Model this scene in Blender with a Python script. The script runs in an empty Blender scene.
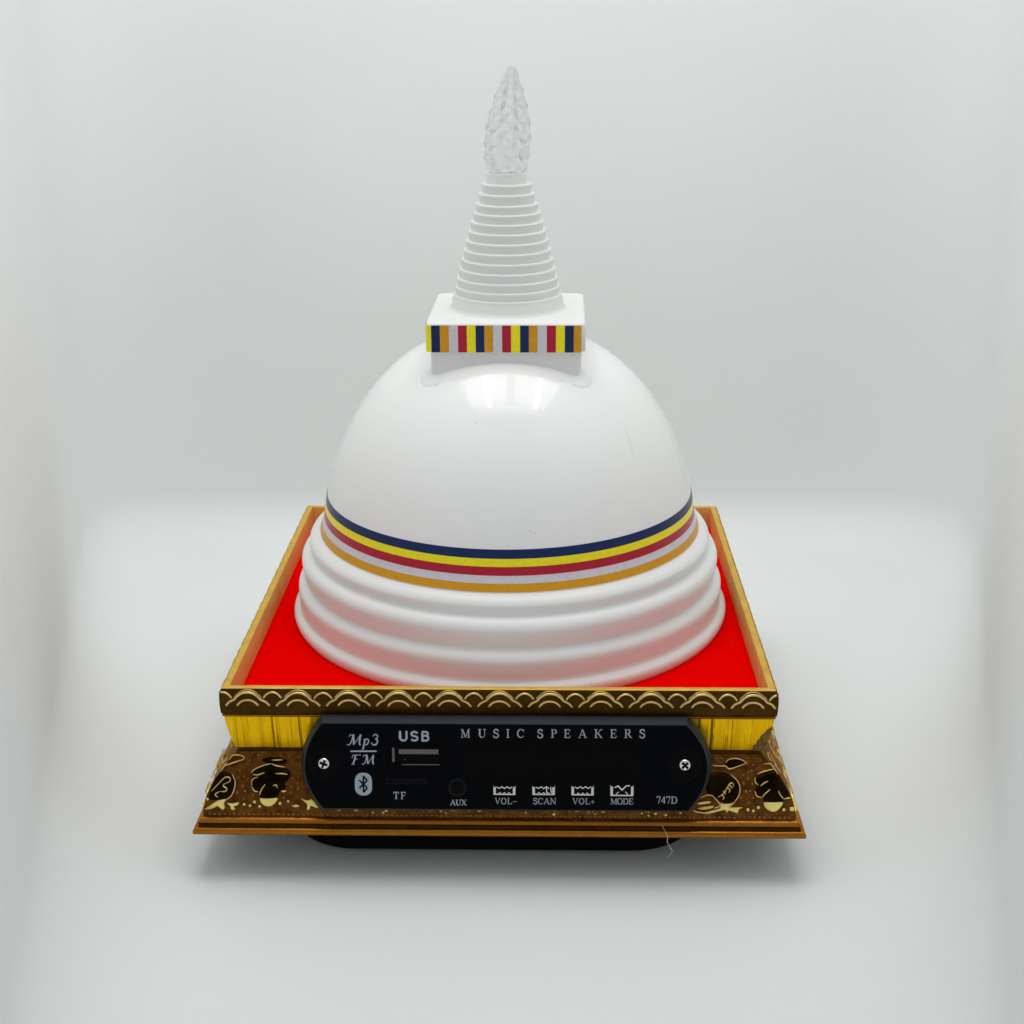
import bpy, bmesh, math, random
from mathutils import Vector, Matrix
random.seed(7)
S = 0.001                 # everything below is written in millimetres
Z0 = 54.1                 # height of the tray rim above the floor (tray rim = 0 in the numbers below)
scene = bpy.context.scene
COL = scene.collection
PI = math.pi

def W(p):                 # tray-rim millimetres -> world metres
    return Vector((p[0]*S, p[1]*S, (p[2]+Z0)*S))

# ------------------------------------------------------------------ materials
def mat(name, color=(.8,.8,.8), rough=.5, metal=0., spec=.5, **kw):
    m = bpy.data.materials.new(name); m.use_nodes = True
    b = m.node_tree.nodes['Principled BSDF']
    b.inputs['Base Color'].default_value = (*color, 1)
    b.inputs['Roughness'].default_value = rough
    b.inputs['Metallic'].default_value = metal
    b.inputs['Specular IOR Level'].default_value = spec
    for k, v in kw.items():
        b.inputs[k.replace('_', ' ')].default_value = v
    return m
def N(m, kind, **props):
    n = m.node_tree.nodes.new(kind)
    for k, v in props.items(): setattr(n, k, v)
    return n
def link(m, a, b): m.node_tree.links.new(a, b)
def bsdf(m): return m.node_tree.nodes['Principled BSDF']
def coords(m, uv=False, scale=(1,1,1)):
    t = N(m, 'ShaderNodeTexCoord'); mp = N(m, 'ShaderNodeMapping')
    mp.inputs['Scale'].default_value = scale
    link(m, t.outputs['UV' if uv else 'Object'], mp.inputs['Vector'])
    return mp.outputs['Vector']
def noise(m, vec, scale, detail=3, rough=.55):
    n = N(m, 'ShaderNodeTexNoise')
    n.inputs['Scale'].default_value = scale; n.inputs['Detail'].default_value = detail
    n.inputs['Roughness'].default_value = rough
    link(m, vec, n.inputs['Vector']); return n.outputs['Fac']
def ramp(m, fac, stops):
    r = N(m, 'ShaderNodeValToRGB')
    e = r.color_ramp.elements
    while len(e) < len(stops): e.new(.5)
    for i, (p, c) in enumerate(stops):
        e[i].position = p; e[i].color = (*c, 1) if len(c) == 3 else c
    link(m, fac, r.inputs['Fac']); return r.outputs['Color']
def bump(m, fac, strength, dist):
    b = N(m, 'ShaderNodeBump'); b.inputs['Strength'].default_value = strength
    b.inputs['Distance'].default_value = dist
    link(m, fac, b.inputs['Height']); link(m, b.outputs['Normal'], bsdf(m).inputs['Normal'])
def rough_var(m, fac, lo, hi):
    r = N(m, 'ShaderNodeMapRange'); r.inputs['To Min'].default_value = lo; r.inputs['To Max'].default_value = hi
    link(m, fac, r.inputs['Value']); link(m, r.outputs['Result'], bsdf(m).inputs['Roughness'])

# glossy white plastic
M_white = mat('white_gloss_plastic', (.86,.86,.845), .07, 0, .5)
v = coords(M_white); f = noise(M_white, v, 60, 3); rough_var(M_white, f, .05, .11)
bump(M_white, noise(M_white, v, 28, 1), .05, .0006)
M_satin = mat('white_satin_plastic', (.80,.80,.785), .34, 0, .35)
v = coords(M_satin); bump(M_satin, noise(M_satin, v, 500, 3), .08, .0002); rough_var(M_satin, noise(M_satin, v, 40, 3), .28, .42)
M_matte = mat('white_matte_plastic', (.74,.74,.72), .55, 0, .25)
v = coords(M_matte); bump(M_matte, noise(M_matte, v, 700, 3), .12, .0002)

def ink(name, c, rough=.3):
    m = mat(name, c, rough, 0, .28)
    v = coords(m); f = noise(m, v, 900, 2)
    mx = N(m, 'ShaderNodeMix', data_type='RGBA')
    mx.inputs['A'].default_value = (*[k*.86 for k in c], 1); mx.inputs['B'].default_value = (*[min(1, k*1.1) for k in c], 1)
    link(m, f, mx.inputs['Factor']); link(m, mx.outputs['Result'], bsdf(m).inputs['Base Color'])
    return m
M_blue = ink('navy_print', (.003,.017,.098)); M_yellow = ink('yellow_print', (.90,.80,.012)); M_red = ink('crimson_print', (.45,.009,.033))
M_lilac = ink('white_print', (.66,.62,.68)); M_orange = ink('ochre_print', (.66,.31,.010))

# red felt
M_felt = mat('red_felt', (.82,.001,.0008), .95, 0, .0)
v = coords(M_felt); f = noise(M_felt, v, 1400, 4, .7)
link(M_felt, ramp(M_felt, f, [(.25,(.74,.0008,.0006)),(.75,(.90,.001,.0008))]), bsdf(M_felt).inputs['Base Color'])
bump(M_felt, f, .5, .0004)
bsdf(M_felt).inputs['Sheen Weight'].default_value = .0

# bronzed gold leaf (dark patina) on the carved mouldings
def bronze(name, dark, light, rough, scale=260, metal=.85, b=.35):
    m = mat(name, dark, rough, metal, .5)
    v = coords(m); f = noise(m, v, scale, 5, .65)
    link(m, ramp(m, f, [(.30, dark), (.72, light)]), bsdf(m).inputs['Base Color'])
    bsdf(m).inputs['Specular Tint'].default_value = (1,.72,.40,1)
    rough_var(m, noise(m, v, scale*.4, 3), rough-.08, rough+.10)
    bump(m, noise(m, v, scale*2.2, 5, .7), b, .0003)
    return m
M_band   = bronze('dark_bronze_leaf', (.040,.018,.002), (.085,.040,.006), .42)
M_ogee   = bronze('brown_bronze_leaf', (.045,.015,.002), (.19,.072,.012), .36, 420, .85, .55)
M_lip    = bronze('amber_bronze_leaf', (.30,.11,.011), (.37,.145,.018), .27, 420, .9, .06)
M_groove = bronze('groove_shade_bronze', (.030,.011,.002), (.075,.028,.005), .5, 250)  # shade of the lip groove, put into a darker bronze
M_rim    = bronze('worn_gold_paint', (.56,.34,.045), (.78,.50,.085), .45, 150, .35)
M_inner  = bronze('tan_wood_paint', (.60,.34,.10), (.72,.43,.14), .5, 120, .3)
M_rub    = bronze('rubbed_gold', (.70,.46,.15), (.92,.68,.28), .30, 400, .9, .1)
M_pale   = bronze('pale_gold_leaf', (.80,.66,.16), (.92,.80,.28), .38, 300, .6, .15)
M_bead = bronze('rubbed_bronze', (.20,.09,.02), (.42,.24,.07), .30, 300)
M_leaf   = bronze('black_lacquer', (.004,.0025,.001), (.022,.012,.005), .30, 200, 1.0, .3)
bsdf(M_leaf).inputs['Specular Tint'].default_value = (.22,.15,.08,1)
bsdf(M_leaf).inputs['Specular IOR Level'].default_value = .10
M_bark   = bronze('chipped_core', (.09,.045,.010), (.34,.19,.05), .6, 900, .4, .8)
# crackled bright gold (UV: u along the side, v down the profile, both in mm)
M_gold = mat('crackled_gold', (.8,.5,.02), .32, .9, .5, Specular_Tint=(1,.72,.25,1))
v = coords(M_gold, True, (1.0, .0012, 1)); f1 = noise(M_gold, v, .62, 4, .62)
v2 = coords(M_gold, True, (.55, .0015, 1)); f2 = noise(M_gold, v2, .5, 2, .5)
brk = ramp(M_gold, noise(M_gold, coords(M_gold, True, (1.3, .35, 1)), .55, 3), [(.44,(0,0,0)),(.56,(1,1,1))])
def broken(c):      # lines that start and stop
    n = N(M_gold, 'ShaderNodeMix', data_type='RGBA'); n.inputs['A'].default_value = (1,1,1,1)
    link(M_gold, brk, n.inputs['Factor']); link(M_gold, c, n.inputs['B']); return n.outputs['Result']
c1 = broken(ramp(M_gold, f1, [(.430,(1,1,1)), (.444,(.0,.0,.0)), (.458,(1,1,1))]))
c2 = ramp(M_gold, f2, [(.495,(1,1,1)), (.500,(.10,.10,.10)), (.505,(1,1,1))])
mul = N(M_gold, 'ShaderNodeMix', data_type='RGBA', blend_type='MULTIPLY'); mul.inputs['Factor'].default_value = 1
link(M_gold, c1, mul.inputs['A']); link(M_gold, c2, mul.inputs['B'])
tone = ramp(M_gold, noise(M_gold, coords(M_gold, True, (1,.1,1)), .9, 4), [(.3,(.78,.43,.003)),(.7,(.98,.59,.008))])
mc = N(M_gold, 'ShaderNodeMix', data_type='RGBA')
mc.inputs['A'].default_value = (.12,.045,.005,1)
link(M_gold, mul.outputs['Result'], mc.inputs['Factor']); link(M_gold, tone, mc.inputs['B'])
link(M_gold, mc.outputs['Result'], bsdf(M_gold).inputs['Base Color'])
bump(M_gold, mul.outputs['Result'], .35, .00025)

# speaker panel
M_panel = mat('black_panel_plastic', (.0015,.0018,.0027), .40, 0, .04)
v = coords(M_panel); bump(M_panel, noise(M_panel, v, 1500, 3), .10, .0001)
M_edge = mat('charcoal_panel_bevel', (.018,.023,.029), .48, 0, .35)
v = coords(M_edge); bump(M_edge, noise(M_edge, v, 1500, 3), .15, .0001)
M_well = mat('black_well', (.0015,.0015,.002), .5, 0, .06)
M_window = mat('smoked_window', (.0016,.0016,.002), .2, 0, .05)
M_print = mat('pale_blue_print', (.36,.43,.52), .5, 0, .3)
v = coords(M_print); link(M_print, ramp(M_print, noise(M_print, v, 3000, 2), [(.3,(.26,.32,.39)),(.7,(.40,.46,.54))]), bsdf(M_print).inputs['Base Color'])
M_slot = mat('slot_plastic', (.005,.006,.008), .45, 0, .10)
M_chrome = mat('chrome', (.82,.80,.76), .16, 1)
M_steel = mat('dull_steel', (.13,.13,.115), .5, .6)
M_glint = mat('button_reflection_pale', (.66,.66,.63), .18, .15, .6)  # pale tone stands for bright reflections on the button edges
M_block = mat('underside_shade_black', (.003,.003,.003), .8, 0, .05)  # near-black undersides that darken the shadow below the tray
M_fibre = mat('pale_fibre', (.62,.55,.45), .6)
M_scr = mat('grey_scuff', (.42,.42,.41), .5)

# bulb acrylic
M_acr = mat('clear_acrylic', (1,1,1), .015, 0, .5, Transmission_Weight=.66, IOR=1.53)

# setting
def paper(name, specks):
    m = mat(name, (.81,.83,.825), .75, 0, .2); v = coords(m)
    base = ramp(m, noise(m, v, 9, 2), [(.3,(.80,.818,.812)),(.7,(.822,.838,.833))])
    if specks:      # a few grains of dust lying on the paper
        vo = N(m, 'ShaderNodeTexVoronoi'); vo.inputs['Scale'].default_value = 22; link(m, v, vo.inputs['Vector'])
        sp = ramp(m, vo.outputs['Distance'], [(.0,(.25,.24,.22)),(.010,(.30,.29,.27)),(.016,(1,1,1))])
        mp = N(m, 'ShaderNodeMix', data_type='RGBA', blend_type='MULTIPLY'); mp.inputs['Factor'].default_value = .75
        link(m, base, mp.inputs['A']); link(m, sp, mp.inputs['B']); base = mp.outputs['Result']
    link(m, base, bsdf(m).inputs['Base Color'])
    bump(m, noise(m, v, 600, 3), .06, .0003)
    return m
M_paper = paper('white_paper', False); M_floor = paper('white_paper_dusty', True)

# ------------------------------------------------------------------ mesh helpers
class MB:
    def __init__(s): s.v=[]; s.f=[]; s.m=[]; s.uv=[]; s.sm=[]
    def add(s, verts, faces, mi=0, uvs=None, smooth=True):
        o = len(s.v); s.v += [tuple(x) for x in verts]
        for k, f in enumerate(faces):
            s.f.append([o+i for i in f]); s.m.append(mi); s.sm.append(smooth)
            s.uv.append([uvs[i] for i in f] if uvs else [(0,0)]*len(f))
    def build(s, name, mats, parent=None, raw=False, origin=(0,0,0)):
        me = bpy.data.meshes.new(name)
        ov = W(origin)
        me.from_pydata([tuple(W(p)-ov) for p in s.v], [], s.f)
        if not isinstance(mats, (list,tuple)): mats = [mats]
        for m in mats: me.materials.append(m)
        me.polygons.foreach_set('material_index', s.m)
        me.polygons.foreach_set('use_smooth', s.sm)
        ul = me.uv_layers.new(name='UVMap'); k = 0
        for fi in s.uv:
            for c in fi: ul.data[k].uv = c; k += 1
        me.update()
        if not raw:
            bm = bmesh.new(); bm.from_mesh(me); bmesh.ops.recalc_face_normals(bm, faces=bm.faces); bm.to_mesh(me); bm.free()
        o = bpy.data.objects.new(name, me); COL.objects.link(o); o.location = ov
        if parent is not None:
            o.parent = parent
            o.matrix_parent_inverse = Matrix.Identity(4)
            o.location = ov - abs_loc(parent)
        ABS[o] = ov
        return o
ABS = {}
def abs_loc(o): return ABS.get(o, Vector((0,0,0)))

def smooth_prof(pts, n=6):
    # Catmull-Rom through points
    out=[]
    P=[pts[0]]+list(pts)+[pts[-1]]
    for i in range(1,len(P)-2):
        for k in range(n):
            t=k/n; a,b,c,d=P[i-1],P[i],P[i+1],P[i+2]
            out.append(tuple(.5*((2*b[j])+(-a[j]+c[j])*t+(2*a[j]-5*b[j]+4*c[j]-d[j])*t*t+(-a[j]+3*b[j]-3*c[j]+d[j])*t**3) for j in range(len(b))))
    out.append(tuple(pts[-1])); return out

def rot4(k, p):
    c,s=[(1,0),(0,1),(-1,0),(0,-1)][k]
    return (c*p[0]-s*p[1], s*p[0]+c*p[1], p[2])

def frame_sweep(mb, prof, mi=0, nseg=40, jit=0, smooth=True):
    """square frame: profile points (a,h) = half width, depth below rim; four mitred sides not welded"""
    L=[0]
    for i in range(1,len(prof)): L.append(L[-1]+math.hypot(prof[i][0]-prof[i-1][0], prof[i][1]-prof[i-1][1]))
    for k in range(4):
        V=[];U=[];F=[]
        for i,(a,h) in enumerate(prof):
            for j in range(nseg+1):
                t=-1+2*j/nseg
                d=0
                if jit: d=jit*(math.sin(t*37+i*2.1+k)+math.sin(t*91+i*1.3+k*2))*.5
                V.append(rot4(k,(t*a,-(a+d),-h))); U.append((t*a+k*400,L[i]))
        n=nseg+1
        for i in range(len(prof)-1):
            for j in range(nseg): F.append((i*n+j,i*n+j+1,(i+1)*n+j+1,(i+1)*n+j))
        mb.add(V,F,mi,U,smooth)

def tube(mb, pts, r, mi=0, n=8, taper=False, flat=1.0, nrm=None):
    pts=[Vector(p) for p in pts]; V=[];F=[]
    m=len(pts)
    for i,p in enumerate(pts):
        t=(pts[min(i+1,m-1)]-pts[max(i-1,0)]).normalized()
        up=Vector(nrm) if nrm else (Vector((0,0,1)) if abs(t.z)<.9 else Vector((0,1,0)))
        a=t.cross(up).normalized(); b=a.cross(t).normalized()
        rr=r*(1 if not taper else (.35+.65*math.sin(PI*(i+.5)/m)))
        for k in range(n):
            an=2*PI*k/n; V.append(p+a*rr*math.cos(an)+b*rr*flat*math.sin(an))
    for i in range(m-1):
        for k in range(n): F.append((i*n+k,i*n+(k+1)%n,(i+1)*n+(k+1)%n,(i+1)*n+k))
    F.append(tuple(range(n))); F.append(tuple((m-1)*n+k for k in range(n)))
    mb.add(V,F,mi)

def lathe(mb, prof, c=(0,0), n=128, mi=0, smooth=True, close_top=False, close_bot=False):
    V=[];F=[];m=len(prof)
    for r,z in prof:
        for k in range(n):
            a=2*PI*k/n; V.append((c[0]+r*math.cos(a),c[1]+r*math.sin(a),z))
    for i in range(m-1):
        for k in range(n): F.append((i*n+k,i*n+(k+1)%n,(i+1)*n+(k+1)%n,(i+1)*n+k))
    if close_bot: F.append(tuple(range(n)))
    if close_top: F.append(tuple((m-1)*n+k for k in range(n)))
    mb.add(V,F,mi,None,smooth)

def rsq(h, r, n=8, hy=None):
    """rounded-square outline, half size h, corner radius r"""
    hy = h if hy is None else hy
    out=[]
    for cx,cy,a0 in ((h-r,-hy+r,-PI/2),(h-r,hy-r,0),(-h+r,hy-r,PI/2),(-h+r,-hy+r,PI)):
        for k in range(n+1):
            a=a0+PI/2*k/n; out.append((cx+r*math.cos(a),cy+r*math.sin(a)))
    return out

def thing(name, label, cat, loc):
    o=bpy.data.objects.new(name,None); COL.objects.link(o); o.location=W(loc); ABS[o]=W(loc)
    o.empty_display_size=.02
    o['label']=label; o['category']=cat
    return o

# ------------------------------------------------------------------ the speaker
ROOT = thing('stupa_speaker','white domed stupa music lamp with striped bands, on a gold tray lined with red felt','speaker lamp',(0,0,-Z0))

# --- tray: rim, gold cove, ogee, lip
mb=MB()
frame_sweep(mb,[(73.0,8.0),(73.0,.35),(73.12,.08)],1)
frame_sweep(mb,[(73.12,.08),(73.35,0),(74.7,0),(75.0,.12)],0,60,.05)
frame_sweep(mb,smooth_prof([(75.0,.12),(75.4,.7),(75.65,1.6),(75.72,3.5),(75.65,6.2),(75.5,7.5)],4),2,60,.05)
frame_sweep(mb,[(75.5,7.5),(75.1,7.75),(75.1,7.9)],2,20)
frame_sweep(mb,[(75.1,7.9),(75.35,8.0),(75.38,8.25),(75.1,8.5)],3,20)
frame_sweep(mb,[(75.1,8.5),(74.75,8.6),(74.9,8.7)],2,20)
rim=mb.build('tray_rim',[M_rim,M_inner,M_band,M_lip],ROOT)
rim['label']='gold edged rim with dark bronze scalloped band'

mb=MB()
PER=13.68
big=[(-5.95,4.95),(-5.2,4.0),(-4.5,3.5),(-3.6,3.05),(-2.8,2.15),(-1.5,1.3),(0,1.05),(1.5,1.3),(2.8,2.15),(3.6,3.05),(4.5,3.5),(5.2,4.0),(5.95,4.95)]
small=[(-2.9,4.9),(-2.1,3.95),(-1.1,3.4),(0,3.25),(1.1,3.4),(2.1,3.95),(2.9,4.9)]
mid=[(-2.45,2.65),(-1.7,1.7),(-.8,1.2),(0,1.05),(.8,1.2),(1.7,1.7),(2.45,2.65)]
def aband(h):
    P=[(.12,75.0),(.7,75.4),(1.6,75.65),(3.5,75.72),(6.2,75.65),(7.5,75.5)]
    for (h0,a0),(h1,a1) in zip(P,P[1:]):
        if h<=h1: return a0+(a1-a0)*max(0,(h-h0))/(h1-h0)
    return 75.5
for k in range(4):
    for i in range(-6,7):
        c=.5+PER*i
        for sh,off,r in ((big,0,.36),(small,0,.34),(mid,PER/2,.30)):
            j=[random.uniform(-.12,.12) for _ in range(2)]
            pts=[(c+off+x+j[0],h+j[1]*.6) for x,h in smooth_prof(sh,3)]
            pts=[q for q in pts if abs(q[0])<75.3]
            if len(pts)<3: continue
            tube(mb,[rot4(k,(x,-(aband(h)-.02),-h)) for x,h in pts],r,0,8,False)
            if sh is big and k%2==0:   # second, thinner upper line
                up=[(c+x*1.03,h-.62) for x,h in smooth_prof(big[3:10],3) if abs(c+x*1.03)<75.2]
                up=[(x,max(h,.45)) for x,h in up]
                if len(up)>2: tube(mb,[rot4(k,(x,-(aband(h)-.06),-h)) for x,h in up],.15,0,6)
mb.build('scallop_relief',M_rub,rim)

mb=MB()
cove_prof=smooth_prof([(74.9,8.7),(74.55,11.5),(73.8,15.5),(72.95,19.2)],5)
frame_sweep(mb,cove_prof,0,60,.03)
frame_sweep(mb,[(72.95,19.2),(72.5,19.55),(72.2,20.0),(72.6,20.4),(72.8,20.5)],1,20)
cove=mb.build('gold_cove',[M_gold,M_band],ROOT)
cove['label']='bright crackled gold sloping band'
def acove(h):
    for (a0,h0),(a1,h1) in zip(cove_prof,cove_prof[1:]):
        if h<=h1: return a0+(a1-a0)*(h-h0)/(h1-h0)
    return 72.95
# the chipped right front corner: a ragged patch of bare core
mb=MB()
edge=[(19.2,68.9),(18.5,69.3),(17.6,69.2),(16.7,70.2),(15.9,70.1),(15.0,71.0),(14.2,71.0),(13.2,72.1),(12.3,72.5),(11.3,74.1)]
V=[];F=[]
for i,(h,x) in enumerate(edge):
    a=acove(h); x=min(a-.2,x+.6); V+= [(x,-(a+.06),-h),((x+a)/2,-(a+.28+.1*math.sin(i*3)),-h),(a+.12,-(a+.12),-h),(a+.25,-(a-1.2),-h)]
for i in range(len(edge)-1):
    for j in range(3): F.append((i*4+j,i*4+j+1,i*4+5+j,i*4+4+j))
mb.add(V,F,0,None,False)
e=mb.build('chipped_corner',M_bark,cove); e['label']='ragged chip at the right end'

OG=[(72.8,20.5),(73.7,21.5),(75.5,23.2),(77.7,25.7),(79.4,28.4),(80.6,31.2),(81.2,34.),(81.3,36.1)]
OL=[0]
for i in range(1,len(OG)): OL.append(OL[-1]+math.hypot(OG[i][0]-OG[i-1][0],OG[i][1]-OG[i-1][1]))
def og(t):
    t=max(0,min(OL[-1],t))
    for i in range(1,len(OL)):
        if t<=OL[i]+1e-9:
            k=(t-OL[i-1])/(OL[i]-OL[i-1]); a=OG[i-1]; b=OG[i]
            return a[0]+(b[0]-a[0])*k, a[1]+(b[1]-a[1])*k
def ogp(s,t,off=0):
    a,h=og(t); a0,h0=og(t-.6); a1,h1=og(t+.6)
    d=Vector((a1-a0,h1-h0)).normalized(); na,nh=d.y,-d.x     # outward, up
    return (s,-(a+na*off),-(h+nh*off))
mb=MB(); frame_sweep(mb,smooth_prof(OG,1),0,60,.04)
ogee=mb.build('ogee_moulding',M_ogee,ROOT); ogee['label']='dark bronze carved moulding with raised leaves'
def blob(mb,poly,height,k):
    n0=len(poly); P=smooth_prof([*poly,poly[0]],3)[:-1]
    cx=sum(p[0] for p in P)/len(P); ct=sum(p[1] for p in P)/len(P)
    V=[];F=[];n=len(P)
    lv=[(1.0,-.12),(.985,height*.7),(.93,height),(.7,height*1.18),(.4,height*1.28)]
    for sc,o in lv:
        for s,t in P: V.append(rot4(k,ogp(cx+(s-cx)*sc, ct+(t-ct)*sc, o)))
    V.append(rot4(k,ogp(cx,ct,height*1.3)))
    for i in range(len(lv)-1):
        for j in range(n): F.append((i*n+j,i*n+(j+1)%n,(i+1)*n+(j+1)%n,(i+1)*n+j))
    b=(len(lv)-1)*n
    for j in range(n): F.append((b+j,b+(j+1)%n,len(V)-1))
    mb.add(V,F,0)
def dot(mb,s,t,r,k):
    V=[];F=[];n=8
    for i,(rr,o) in enumerate(((1,-.1),(.92,.35*1),(.6,.7*1),)):
        for j in range(n):
            a=2*PI*j/n; V.append(rot4(k,ogp(s+r*rr*math.cos(a),t+r*rr*math.sin(a),o*r)))
    V.append(rot4(k,ogp(s,t,r*.8)))
    for i in range(2):
        for j in range(n): F.append((i*n+j,i*n+(j+1)%n,(i+1)*n+(j+1)%n,(i+1)*n+j))
    for j in range(n): F.append((2*n+j,2*n+(j+1)%n,len(V)-1))
    mb.add(V,F,0)
REL_LEAF=[[(-68.06,6.3),(-66.75,4.88),(-64.58,4.05),(-62.38,3.59),(-59.26,4.42),(-57.46,5.84),(-57.64,7.45),(-58.79,9.02),(-58.35,10.03),(-60.14,11.41),(-60.85,12.83),(-63.35,13.25),(-65.46,12.88),(-65.2,11.45),(-66.42,11.09),(-67.71,9.89),(-67.54,8.28)],[(-79.85,9.57),(-78.94,7.59),(-77.42,6.16),(-75.42,5.84),(-73.53,6.53),(-72.4,8.33),(-72.39,10.3),(-73.29,12.1),(-75.09,13.34),(-77.53,13.52),(-79.56,12.97)],[(-65.52,2.58),(-64.36,1.93),(-61.11,1.79),(-58.82,2.35),(-58.56,3.04),(-60.14,3.59),(-63.4,3.5)],[(70.32,6.62),(72.59,5.2),(75.42,4.51),(76.75,5.8),(78.07,6.99),(79.6,8.92),(79.94,11.09),(78.34,11.91),(76.94,13.11),(73.16,13.11),(72.17,11.96),(70.58,11.55),(70.0,10.17),(70.84,8.6)],[(56.96,5.89),(59.8,5.06),(62.97,5.66),(64.91,7.04),(65.84,9.43),(65.21,11.78),(63.61,13.57),(61.21,13.2),(57.63,11.45),(56.68,8.69)],[(62.32,2.62),(63.16,1.84),(65.18,1.56),(66.77,2.02),(67.52,2.81),(65.07,3.63),(62.86,3.63)]]
REL_CUP=[[(-65.54,12.88),(-60.73,12.83),(-60.93,13.85),(-61.97,14.9),(-62.99,15.23),(-64.2,15.0),(-65.19,14.08)],[(-77.74,13.98),(-76.11,13.2),(-74.69,13.2),(-75.32,14.35),(-75.15,15.64),(-75.78,16.24),(-76.29,15.5),(-77.17,15.23),(-79.22,15.87),(-80.64,16.01),(-79.61,15.36)],[(-74.71,14.26),(-73.1,14.44),(-71.27,14.17),(-71.69,14.95),(-72.71,15.18),(-72.33,16.1),(-73.35,16.24),(-73.72,15.18)],[(-56.71,15.09),(-55.49,14.67),(-54.57,15.04),(-55.5,15.36)],[(-54.26,12.88),(-52.43,13.43),(-50.82,13.16),(-49.24,15.64),(-50.64,14.81),(-51.45,15.04),(-51.88,16.1),(-52.56,15.87),(-52.45,14.4)],[(-59.74,11.04),(-58.94,10.76),(-58.12,10.99),(-58.93,11.32)],[(72.36,13.16),(77.46,12.97),(77.16,14.31),(76.19,15.36),(75.0,15.78),(73.8,15.36),(72.7,14.35)],[(60.41,13.34),(62.01,13.62),(64.2,13.2),(63.14,14.54),(66.81,14.58),(65.83,15.09),(65.45,16.28),(64.43,15.23),(63.23,15.13),(62.45,16.1),(61.84,15.27),(59.66,15.69),(56.88,16.42),(56.47,16.01),(60.44,14.86)],[(54.35,13.29),(57.62,13.02),(58.02,13.34),(56.43,13.66),(54.64,13.8)],[(54.45,14.67),(58.63,14.17),(58.44,14.77),(56.45,15.09)],[(79.55,14.49),(80.74,14.4),(80.85,15.41),(79.57,15.41)]]
REL_LINE=[[(-67.98,6.3),(-67.13,5.29),(-64.57,4.14),(-62.57,3.73)],[(-62.57,3.73),(-61.31,4.23),(-58.64,4.69)],[(-67.62,6.72),(-66.0,6.76),(-64.33,6.21)],[(-67.67,9.71),(-67.77,8.51),(-67.16,7.68),(-65.96,7.31)],[(-65.47,12.05),(-65.01,10.67),(-63.93,9.25)],[(-61.36,6.44),(-59.53,6.44),(-57.89,6.62)],[(-62.66,2.76),(-59.4,2.67)],[(-61.8,9.66),(-61.0,9.43),(-60.57,10.17)],[(-67.67,9.89),(-66.83,10.99),(-65.81,11.09)],[(-76.35,4.42),(-73.57,3.68),(-70.22,2.53)],[(-70.22,2.53),(-70.92,1.56),(-73.39,1.38),(-75.09,2.67)],[(-78.78,11.13),(-76.83,9.15),(-75.29,7.54),(-73.86,7.54),(-73.81,8.56),(-75.2,9.15)],[(-75.2,9.15),(-75.58,9.75),(-74.53,10.4),(-74.93,11.13),(-76.35,11.13)],[(-76.55,11.13),(-77.75,12.01),(-76.93,12.74)],[(-73.31,6.72),(-72.32,8.33),(-72.39,10.3),(-73.29,12.33),(-74.69,13.34)],[(-80.64,15.87),(-78.81,15.64),(-76.96,14.81)],[(-77.85,5.93),(-76.53,4.74),(-76.23,3.5)],[(70.76,5.75),(72.6,5.01),(75.35,4.32)],[(72.63,3.08),(74.52,2.94),(76.23,4.37),(76.95,5.8)],[(71.56,8.79),(72.66,8.0),(73.67,7.5)],[(71.98,11.82),(72.78,10.76),(74.2,9.75)],[(76.37,10.12),(77.07,11.32),(77.94,12.19)],[(70.0,10.17),(70.58,11.45),(71.98,11.82)],[(70.32,6.62),(70.07,7.64),(71.04,8.6)],[(63.36,5.8),(65.29,7.45),(65.96,9.43),(65.4,11.78),(63.3,14.31)],[(58.26,3.4),(60.66,3.63),(62.26,3.63),(63.23,4.37),(65.46,3.77),(68.25,2.71)],[(62.31,2.81),(63.24,1.79),(65.19,1.43),(67.17,2.02),(68.23,2.99)],[(60.02,11.82),(61.62,10.63),(63.28,8.23),(64.07,8.23),(64.29,9.02)],[(61.31,10.21),(62.02,10.63),(61.86,11.22)],[(62.25,9.25),(63.23,9.84),(62.9,10.63)],[(61.02,11.22),(61.62,11.82),(61.22,12.42)],[(63.07,8.65),(64.04,9.43)],[(54.23,13.39),(56.03,13.11),(58.02,13.02)],[(54.45,14.77),(56.45,14.9),(58.76,14.31)],[(53.26,15.13),(54.07,15.73),(56.07,16.01),(58.07,16.1)],[(55.24,12.05),(56.83,11.27),(58.83,11.45)],[(58.43,11.45),(60.02,13.02),(60.42,14.03),(58.84,14.67)],[(77.94,12.1),(79.93,11.82)]]
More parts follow.
